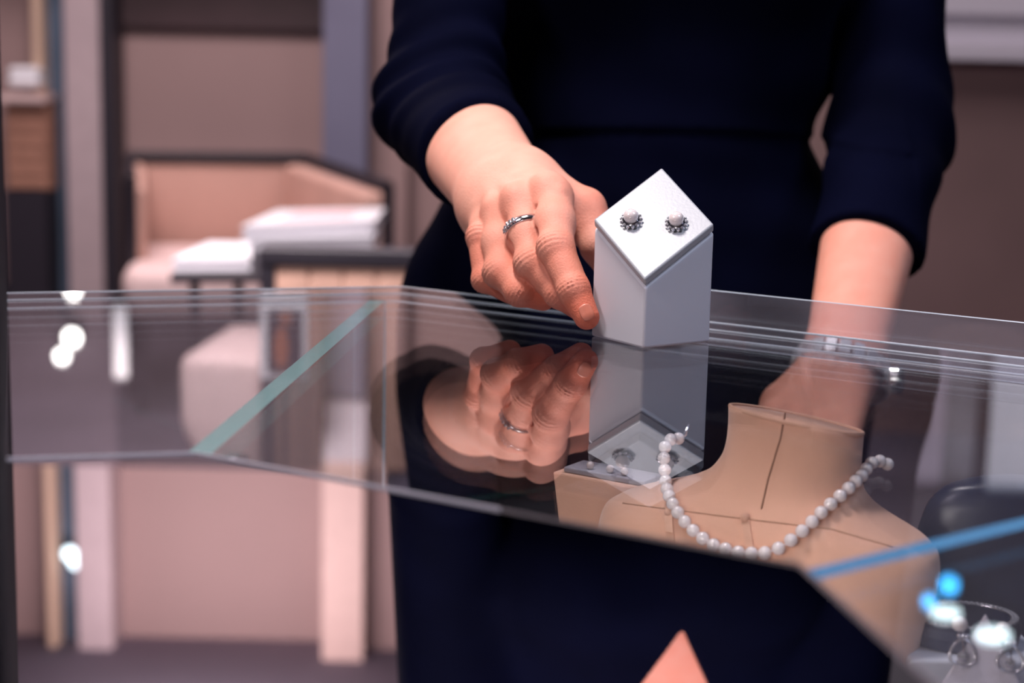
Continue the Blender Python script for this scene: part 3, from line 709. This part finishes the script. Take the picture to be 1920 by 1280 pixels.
# finger nail of the index finger, laid on the skin
def nail(c, axis, n, L, W):
    axis = axis.normalized(); n = (n - axis*n.dot(axis)).normalized(); side = axis.cross(n); N_ = 12; vs = []; fs = []
    for i in range(N_+1):
        for j in range(N_+1):
            u, v = (i/N_*2-1), (j/N_*2-1)
            w = W*.5*(1-.10*abs(v)**3); uu = u*w*math.sqrt(max(0, 1-.25*v*v*(1 if v > 0 else 1.4)))
            vs.append(c + side*uu + axis*(v*L*.5*math.sqrt(1-.28*u*u)) + n*.0005)
    P = np.array([tuple(p) for p in vs], np.float32); nn = A3(n)
    for _ in range(12):
        d0 = hand_sdf(P); e = 2e-4
        g = np.stack([hand_sdf(P+np.array(v_, np.float32)*e)-d0 for v_ in np.eye(3)], -1)/e
        P = P - (g/np.maximum((g*g).sum(-1, keepdims=True), .2))*(d0*.8)[:, None]
    P = P + nn*.00045
    for i in range(N_):
        for j in range(N_):
            a = i*(N_+1)+j; fs.append((a, a+1, a+N_+2, a+N_+1))
    o = obj('finger_nail', ([tuple(p) for p in P.tolist()], [], fs), M['nail'], None, True); o.parent = woman
    md = o.modifiers.new('thick', 'SOLIDIFY'); md.thickness = .0008; md.offset = -1
iJ = FJ['index'][0]
ia = (iJ[3]-iJ[2]).normalized()
nail(V(1101, 587, .992), ia, (CAM-iJ[3]).normalized() + r_*.12, .0115, .0098)
# ring on the middle finger
mJ, mr = FJ['middle']; ax = (mJ[1]-mJ[0]).normalized(); rp = mJ[0].lerp(mJ[1], .46); rr = .0134
fr = frame_from(ax, dorsR)
t = thing('finger_ring', 'silver ring with a crystal cluster on the middle finger of the woman', 'ring', rp)
b = bm_()
N_ = 48; prof_ = [(rr, -.0024), (rr+.0012, -.0022), (rr+.0016, 0), (rr+.0012, .0022), (rr, .0024), (rr-.0006, 0)]
rings = [[b.verts.new(rp + fr @ Vector((math.cos(2*PI*k/N_)*p[0], math.sin(2*PI*k/N_)*p[0], p[1]))) for p in prof_] for k in range(N_)]
for k in range(N_):
    A, B = rings[k], rings[(k+1) % N_]
    for i in range(6): b.faces.new((A[i], A[(i+1) % 6], B[(i+1) % 6], B[i]))
obj('band', b, M['silver'], t, True)
n0 = fr.transposed() @ (-r_*.85 - f_*.55 + u_*.2); a0 = math.atan2(n0.y, n0.x)
b = bm_()
for q in range(5):
    a = a0+.2*(q-2)*.9; n = fr @ Vector((math.cos(a), math.sin(a), 0)); add_sphere(b, rp + n*(rr+.0012), .0016, 10)
st_ = obj('setting', b, M['dsilver'], t, True)
for q in range(5):
    for w in (-1, 1):
        a = a0+.2*(q-2)*.9; n = fr @ Vector((math.cos(a), math.sin(a), 0))
        b = bm_(); add_gem(b, rp + n*(rr+.0023) + ax*w*.0011, .0012, n); obj('crystal', b, M['crystal'], st_)
# wrist watch on the left wrist
wp = elL.lerp(wrL, 1.04); t = thing('wristwatch', 'silver link wristwatch on the left wrist behind the glass', 'watch', wp)
fr = frame_from(axL, wideL)
def wpos(a, k=1.): return wp + fr @ Vector((math.cos(a)*.0385*k, math.sin(a)*.0310*k, 0))
for k in range(22):
    a = 2*PI*k/22; n = (fr @ Vector((math.cos(a)/.0385, math.sin(a)/.0310, 0))).normalized()
    rot = frame_from(n, axL); b = bm_()
    add_box(b, wpos(a), (.014, .0090, .0032), rot, .0008); obj('link', b, M['steel'], t)
a = .35 if (fr @ Vector((0, 1, 0))).dot(CAM-wp) > 0 else -.35
n = (fr @ Vector((math.cos(a)/.0385, math.sin(a)/.0310, 0))).normalized(); rot = frame_from(n, axL); pc = wpos(a, 1.06)
b = bm_(); add_tube(b, [pc - n*.001, pc + n*.006], .0125, 28); bevel_all(b, .0006, 2); ca_ = obj('case', b, M['silver'], t)
b = bm_(); add_tube(b, [pc + n*.0061, pc + n*.0066], .0105, 28); obj('dial', b, M['dial'], ca_)
b = bm_(); add_tube(b, [pc + n*.0025 + fr @ Vector((0, 0, 0)) + n.cross(axL)*.012, pc + n*.0025 + n.cross(axL)*.016], .0022, 12); obj('crown', b, M['silver'], ca_)
# ================================================================== necklace bust in the case
e1 = dB.copy(); e1.z = 0; e1.normalize(); e2 = Vector((e1.y, -e1.x, 0))          # e2 faces the front of the case
if e2.y > 0: e2 = -e2
nt_ = PZ(1492, 786, G-.022)
def loft_bust(rows, org, E1, E2, seg=72, power=2.3, lean=False):
    vs, fs = [], []
    for (z, a, bb, fw, *fx) in rows:
        fx = fx[0] if fx else 0; w = max(0, 1+z/.055) if lean else 0
        for k in range(seg):
            t_ = 2*PI*k/seg; c, s = math.cos(t_), math.sin(t_)
            x = math.copysign(abs(c)**(2/power), c)*a; y = math.copysign(abs(s)**(2/power), s)*bb
            vs.append(org + E1*(x+fx) + E2*(y+fw) + Vector((0, 0, z + w*(-.085*x + .17*y))))
    for i in range(len(rows)-1):
        for k in range(seg): fs.append((i*seg+k, i*seg+(k+1) % seg, (i+1)*seg+(k+1) % seg, (i+1)*seg+k))
    fs.append(tuple(range(seg))[::-1]); fs.append(tuple((len(rows)-1)*seg+k for k in range(seg)))
    return [tuple(v) for v in vs], [], fs
def dens(rows, n=6):
    rows = np.array(rows); t_ = np.arange(len(rows)); tt = np.linspace(0, len(rows)-1, (len(rows)-1)*n+1)
    out = np.stack([np.interp(tt, t_, rows[:, i]) for i in range(rows.shape[1])], -1)
    k_ = np.hanning(n+3); k_ /= k_.sum(); w = len(k_)//2
    sm = np.stack([np.convolve(np.pad(out[:, i], w, mode='reflect', reflect_type='odd'), k_, 'valid')[:len(out)] for i in range(out.shape[1])], -1)
    return sm
zb = ZD + .0005 - nt_.z
rows = dens([(0, .0365, .030, 0, 0), (-.012, .0362, .0295, 0, 0), (-.024, .0370, .030, 0, -.001), (-.034, .042, .032, .001, -.003), (-.041, .053, .035, .002, -.006), (-.047, .069, .039, .004, -.009), (-.053, .086, .042, .006, -.011), (-.060, .096, .044, .007, -.012),
             (-.070, .098, .047, .009, -.012), (-.090, .096, .053, .013, -.012), (-.115, .092, .058, .017, -.012), (zb, .087, .060, .019, -.012)])
bust = thing('necklace_bust', 'beige suede necklace bust inside the glass counter', 'bust', (nt_.x, nt_.y, ZD))
shell = loft_bust(rows, nt_, e1, e2, lean=True)
bo = obj('shell', shell, M['suede'], bust, True)
bvh = BVHTree.FromPolygons([Vector(v) for v in shell[0]], shell[2])
def hit(px, py, o=0.):
    h = bvh.ray_cast(CAM, ray(px, py).normalized())
    return (h[0] + h[1]*o, h[1]) if h[0] is not None else (None, None)
b = bm_(); add_tube(b, [nt_ + e1*math.cos(2*PI*k/64)*.0365 + e2*math.sin(2*PI*k/64)*.030 + Vector((0, 0, -.085*.0365*math.cos(2*PI*k/64)+.17*.030*math.sin(2*PI*k/64))) for k in range(64)], .0013, 8, True); obj('neck_rim', b, M['suede2'], bust, True)
def seamline(pl, r, name, m):
    pts = []
    for i in range(len(pl)-1):
        for k in range(8):
            px = pl[i][0] + (pl[i+1][0]-pl[i][0])*k/8; py = pl[i][1] + (pl[i+1][1]-pl[i][1])*k/8
            h = hit(px, py)[0]
            if h is not None: pts.append(h)
    if len(pts) > 2: b = bm_(); add_tube(b, pts, r, 6); obj(name, b, m, bust, True)
seamline([(1472, 775), (1464, 820), (1440, 900), (1426, 962)], .00055, 'seam', M['seam'])
seamline([(1168, 943), (1260, 955), (1420, 975), (1560, 992), (1690, 1030)], .0005, 'seam', mat('light suede seam', (.50, .29, .20), .85))
for pl in ([(1398, 972), (1402, 1000), (1408, 1036)], [(1256, 962), (1258, 1000), (1260, 1030)]):
    hs = [hit(*p) for p in pl]
    if all(h[0] is not None for h in hs):
        b = bm_(); A = [h[0] + h[1]*.0012 for h in hs]; w = e1*.0024
        add_sphere(b, A[0], .0026, 12)
        for i in range(2):
            q = [b.verts.new(p) for p in (A[i]-w, A[i]+w, A[i+1]+w, A[i+1]-w)]; b.faces.new(q)
        o = obj('strap', b, M['suede2'], bust); md = o.modifiers.new('thick', 'SOLIDIFY'); md.thickness = .0012
# pearl necklace
PXY = [(1272, 822), (1262, 821), (1251, 828), (1245, 842), (1245, 864), (1247, 890), (1252.6, 918), (1262, 944), (1278, 968), (1297, 990), (1317, 1007.6), (1340, 1023), (1365, 1031.6), (1390, 1038), (1417, 1040), (1443, 1038), (1469.6, 1027), (1493.6, 1010), (1515, 993), (1534, 972), (1554, 950), (1573.6, 926), (1592.7, 904), (1609.5, 886), (1625, 872), (1640, 865), (1652, 864), (1664, 870), (1669, 880)]
pr = .0036
pos = []
for i, (px, py) in enumerate(PXY):
    h = hit(px, py)[0]
    pos.append(h)
dd = [None if h is None else (h-CAM).dot(f_) for h in pos]
ok = [i for i, d in enumerate(dd) if d is not None]
out = []
for i, (px, py) in enumerate(PXY):
    if i in ok: p = pos[i]; h = hit(px, py); p = h[0] + h[1]*pr*.95
    else:
        j = min(ok, key=lambda q: abs(q-i)); p = V(px, py, dd[j] + .004*abs(i-j))
    loc, nn, _, dist = bvh.find_nearest(p)
    if (p-loc).dot(nn) < pr*.9: p = loc + nn*pr*.95
    out.append(p)
# even spacing along the curve
path = []
for i in range(len(out)-1):
    for k in range(20): path.append(out[i].lerp(out[i+1], k/20))
neck = thing('pearl_necklace', 'single strand white pearl necklace draped on the beige bust', 'necklace', nt_)
acc_ = 0; last = path[0]; beads = [path[0]]
for p in path[1:]:
    if (p-beads[-1]).length >= pr*2.0: beads.append(p)
b = bm_(); add_tube(b, path[::6], .0004, 5); obj('strand', b, M['paper'], neck)
b0 = bm_(); add_sphere(b0, (0, 0, 0), pr, 20); first = obj('pearl', b0, M['pearlw'], None, True); first.parent = neck
for i, p in enumerate(beads):
    o = first if i == 0 else first.copy()
    if i: C.objects.link(o); o.parent = neck
    o.matrix_parent_inverse = Matrix(); o.location = p - Vector(neck.location); o.rotation_euler = (random.random()*6, random.random()*6, 0)
p = out[0]; b = bm_(); add_tube(b, [p, p + Vector((.004, .002, .002)), p + Vector((.006, .003, .008))], [.0012, .0014, .0006], 8); obj('clasp', b, M['silver'], neck, True)
# beige tray with pearls left of the bust
za = G-.082
ta, tb = PZ(1036, 884, za), PZ(1215, 917, za)
tdir = (tb-ta).normalized(); tn = Vector((tdir.y, -tdir.x, 0)); tn = tn if tn.y < 0 else -tn
t = thing('jewellery_tray', 'beige slanted jewellery tray behind the left shoulder of the bust', 'tray', ((ta.x+tb.x)/2, ta.y, ZD))
b = bm_(); back = ta - tn*.03, tb - tn*.03
bf = [Vector((p.x, p.y, ZD+.0005)) for p in (ta + tdir*.012, tb)]
vs = [ta, tb, back[1], back[0]]
lowz = ZD+.0005
vt = [b.verts.new((p.x, p.y, za)) for p in vs]
vl_ = [b.verts.new((q.x, q.y, lowz)) for q in (ta + tdir*.022 + tn*.012, tb + tn*.012, back[1], back[0] + tdir*.022)]
b.faces.new(vt); b.faces.new(vl_[::-1])
for i in range(4): b.faces.new((vl_[i], vl_[(i+1) % 4], vt[(i+1) % 4], vt[i]))
bevel_all(b, .0012, 2); obj('stand', b, M['suede'], t)
b = bm_(); add_prism(b, [(p.x, p.y) for p in (ta + tdir*.006 - tn*.003, tb - tdir*.004 - tn*.003, tb - tdir*.004 - tn*.026, ta + tdir*.006 - tn*.026)], za+.0002, za+.0035); bevel_all(b, .0008, 2); obj('pad', b, M['deck'], t)
for i, s in enumerate((.022, .036, .046)):
    p = ta + tdir*s - tn*.008 + Vector((0, 0, .0036+.0024)); b = bm_(); add_sphere(b, p, .0025, 16)
    tag(obj('loose_pearl', b, M['pearl'], None, True), ('leftmost', 'middle', 'rightmost')[i] + ' small pearl on the pad of the beige jewellery tray', 'pearl', 'pearls on the jewellery tray')
# navy display form at right with a crystal bangle before it
dn = PZ(1905, 985, G-.083)
fC = Vector((-dC.y, dC.x, 0)); fC = fC if fC.x < 0 else -fC
nf = thing('necklace_bust', 'dark navy curved display bust at the right end of the counter', 'bust', (dn.x, dn.y, ZD))
zb2 = ZD+.0005-dn.z
rows2 = dens([(.028, .010, .006, .002), (.0275, .024, .010, .002), (.023, .040, .015, .001), (.013, .050, .018, 0), (-.005, .055, .020, 0), (-.03, .057, .021, 0), (zb2, .054, .022, 0)])
obj('shell', loft_bust(rows2, dn, r0, Vector((0, -1, 0)), power=2.1), M['navy'], nf, True)
# bangle
BZ = ZD + .036
bc = PZ(1806, 1152, BZ+.014)
t = thing('bangle', 'black bangle edged with crystals lying on the pale plinth behind the earring card', 'bangle', (bc.x, bc.y, BZ))
RO, RI, BH = .0265, .0222, .014
b = bm_(); N_ = 72
prof_ = [(RO, BZ+.0005), (RO+.001, BZ+.007), (RO, BZ+BH), (RI, BZ+BH), (RI, BZ+.0005)]
rings = [[b.verts.new((bc.x + math.cos(2*PI*k/N_)*p[0]*1.1, bc.y + math.sin(2*PI*k/N_)*p[0]*.85, p[1])) for p in prof_] for k in range(N_)]
for k in range(N_):
    A, B = rings[k], rings[(k+1) % N_]
    for i in range(5): b.faces.new((A[i], A[(i+1) % 5], B[(i+1) % 5], B[i]))
obj('band', b, M['navy'], t)
b = bm_()
for rr2 in (RI, RO): add_tube(b, [(bc.x + math.cos(2*PI*k/N_)*rr2*1.1, bc.y + math.sin(2*PI*k/N_)*rr2*.85, BZ+BH) for k in range(N_)], .00025, 6, True)
obj('crystal_rail', b, M['dsilver'], t, True)
b = bm_()
for k in range(60):
    for q in (0, 1):
        a = 2*PI*(k+.5*q)/60; R_ = RI + (RO-RI)*(.3+.4*q); add_gem(b, (bc.x + math.cos(a)*R_*1.1, bc.y + math.sin(a)*R_*.85, BZ+BH+.0003), .0011, (0, 0, 1))
o = obj('crystal', b, M['crystal'], t); o['kind'] = 'stuff'
# triangular earring card
ap = V(1848, 1150, .822); dcard = .0
zc0 = ZD+.001
_a, _b = V(1700, 1330, .815), V(1990, 1352, .80)
cl_, cr_ = Vector((_a.x, _a.y, zc0)), Vector((_b.x, _b.y, zc0))
t = thing('earring_card', 'pale pointed earring card standing at the lower right in the counter', 'earring card', ((cl_.x+cr_.x)/2, cl_.y, ZD))
b = bm_(); nn = (cr_-cl_).cross(ap-cl_).normalized(); nn = nn if nn.dot(CAM-ap) > 0 else -nn
vf = [b.verts.new(p) for p in (cl_, cr_, ap)]; vk = [b.verts.new(p - nn*.0025) for p in (cl_, cr_, ap)]
b.faces.new(vf); b.faces.new(vk[::-1])
for i in range(3): b.faces.new((vf[i], vf[(i+1) % 3], vk[(i+1) % 3], vk[i]))
bevel_all(b, .0007, 2); obj('card', b, mat('pale card', (.42, .38, .44), .5, var=.05, vscale=30), t)
for i, (px, py) in enumerate(((1806, 1192), (1895, 1204))):
    hook = PL(px, py, ap + nn*.0012, nn); up = (ap - (cl_+cr_)/2).normalized(); sd = up.cross(nn)
    d_ = thing('drop_earring', ('left', 'right')[i] + ' pearl drop earring with silver hoop on the pale card', 'earring', hook, 'drop earrings on the pointed card')
    b = bm_(); add_sphere(b, hook + up*.0058 + sd*(-.002 if i == 0 else -.004) + nn*.001, .0040, 22); obj('pearl', b, M['pearl'], d_, True)
    b = bm_()
    for s in (-1, 0, 1): add_sphere(b, hook + sd*s*.0018, .0013, 10)
    add_tube(b, [hook + up*.003, hook - up*.001], .0006, 6); obj('setting', b, M['silver'], d_, True)
    b = bm_(); add_tube(b, [hook - up*(.0015+.0105*(1-math.cos(a))*.62) + sd*math.sin(a)*.0060*(1-.35*math.cos(a)) + nn*.0006 for a in [2*PI*k/40 for k in range(40)]], .0007, 6, True); obj('hoop', b, M['dsilver'], d_, True)
    b = bm_(); add_gem(b, hook - up*.010 + nn*.0010, .0026, nn); add_tube(b, [hook - up*.002, hook - up*.013 + sd*.0012], .0004, 5); obj('charm', b, M['dsilver'], d_)
# pale plinth under the bangle
b = bm_(); pc_ = [Vector((bc.x-.034, bc.y-.030, 0)), Vector((bc.x+.036, bc.y-.030, 0)), Vector((bc.x+.036, bc.y+.028, 0)), Vector((bc.x-.034, bc.y+.028, 0))]
add_prism(b, [(p.x, p.y) for p in pc_], ZD+.0005, BZ); bevel_all(b, .002, 3)
tag(obj('plinth', b, M['white']), 'low pale plinth on the counter deck under the black bangle', 'plinth')
# ================================================================== light
def area(name, loc, target, size, power, col, sy=None):
    l = bpy.data.lights.new(name, 'AREA'); l.energy = power; l.color = col; l.size = size
    if sy: l.shape = 'RECTANGLE'; l.size_y = sy
    if name == 'ottoman_fill': l.spread = math.radians(60)
    o = bpy.data.objects.new(name, l); C.objects.link(o); o.location = loc
    o.rotation_euler = (Vector(target)-Vector(loc)).to_track_quat('-Z', 'Y').to_euler(); return o
area('key_light', (-.22, .98, 2.2), (.0, 1.05, .95), .26, 23, (1, .90, .88))
area('rim_light', (.95, .55, 2.1), (.1, 1.1, .95), .5, 10, (.66, .76, 1))
area('front_light', (-1.2, .0, 2.1), (.05, 1.0, .95), .5, 22, (1, .86, .90))
area('ottoman_fill', (-.9, 2.2, 2.9), (-.7, 3.4, .3), .6, 24, (1, .88, .90), .6)  # fill added to brighten the ottoman's front, no fixture modelled
area('shop_light', (-1.2, 4.6, 3.25), (-1.1, 5.2, 0), 1.6, 128, (1, .83, .85))
area('wall_light', (-1.2, 5.9, 3.3), (-1.1, 7, 2.6), 1.0, 32, (1, .84, .82), .4)
area('right_light', (1.7, 3.7, 3.25), (1.5, 5, 1.0), 1.4, 34, (1, .88, .92))
for a_, c_, pw in ((I1, I2, .75), (I2, I4, .6)):  # unseen fill strips added under the ledge to brighten the displays
    m_ = (a_+c_)/2; d_ = (c_-a_).normalized(); n_ = Vector((-d_.y, d_.x, 0))
    if n_.dot(m_ - Vector((0, .2, m_.z))) < 0: n_ = -n_
    p_ = m_ - n_*.012 + Vector((0, 0, -.028))
    lo_ = area('case_fill', p_, p_ + n_ + Vector((0, 0, -.12)), (c_-a_).length*.8, pw, (1, .90, .84), .014)
    z_ = -(n_ + Vector((0, 0, -.12))).normalized(); x_ = d_; y_ = z_.cross(x_)
    lo_.matrix_world = Matrix(((x_.x, y_.x, z_.x, p_.x), (x_.y, y_.y, z_.y, p_.y), (x_.z, y_.z, z_.z, p_.z), (0, 0, 0, 1)))
w = bpy.data.worlds.new('world'); bpy.context.scene.world = w; w.use_nodes = True
w.node_tree.nodes['Background'].inputs[0].default_value = (.55, .5, .62, 1); w.node_tree.nodes['Background'].inputs[1].default_value = .25
sc = bpy.context.scene
sc.view_settings.view_transform = 'Standard'; sc.view_settings.look = 'None'; sc.view_settings.exposure = 0; sc.view_settings.gamma = 1
sc.cycles.use_denoising = True; sc.cycles.max_bounces = 12; sc.cycles.transparent_max_bounces = 24; sc.cycles.glossy_bounces = 6
sc.cycles.caustics_reflective = False; sc.cycles.caustics_refractive = False; sc.cycles.sample_clamp_indirect = 4.
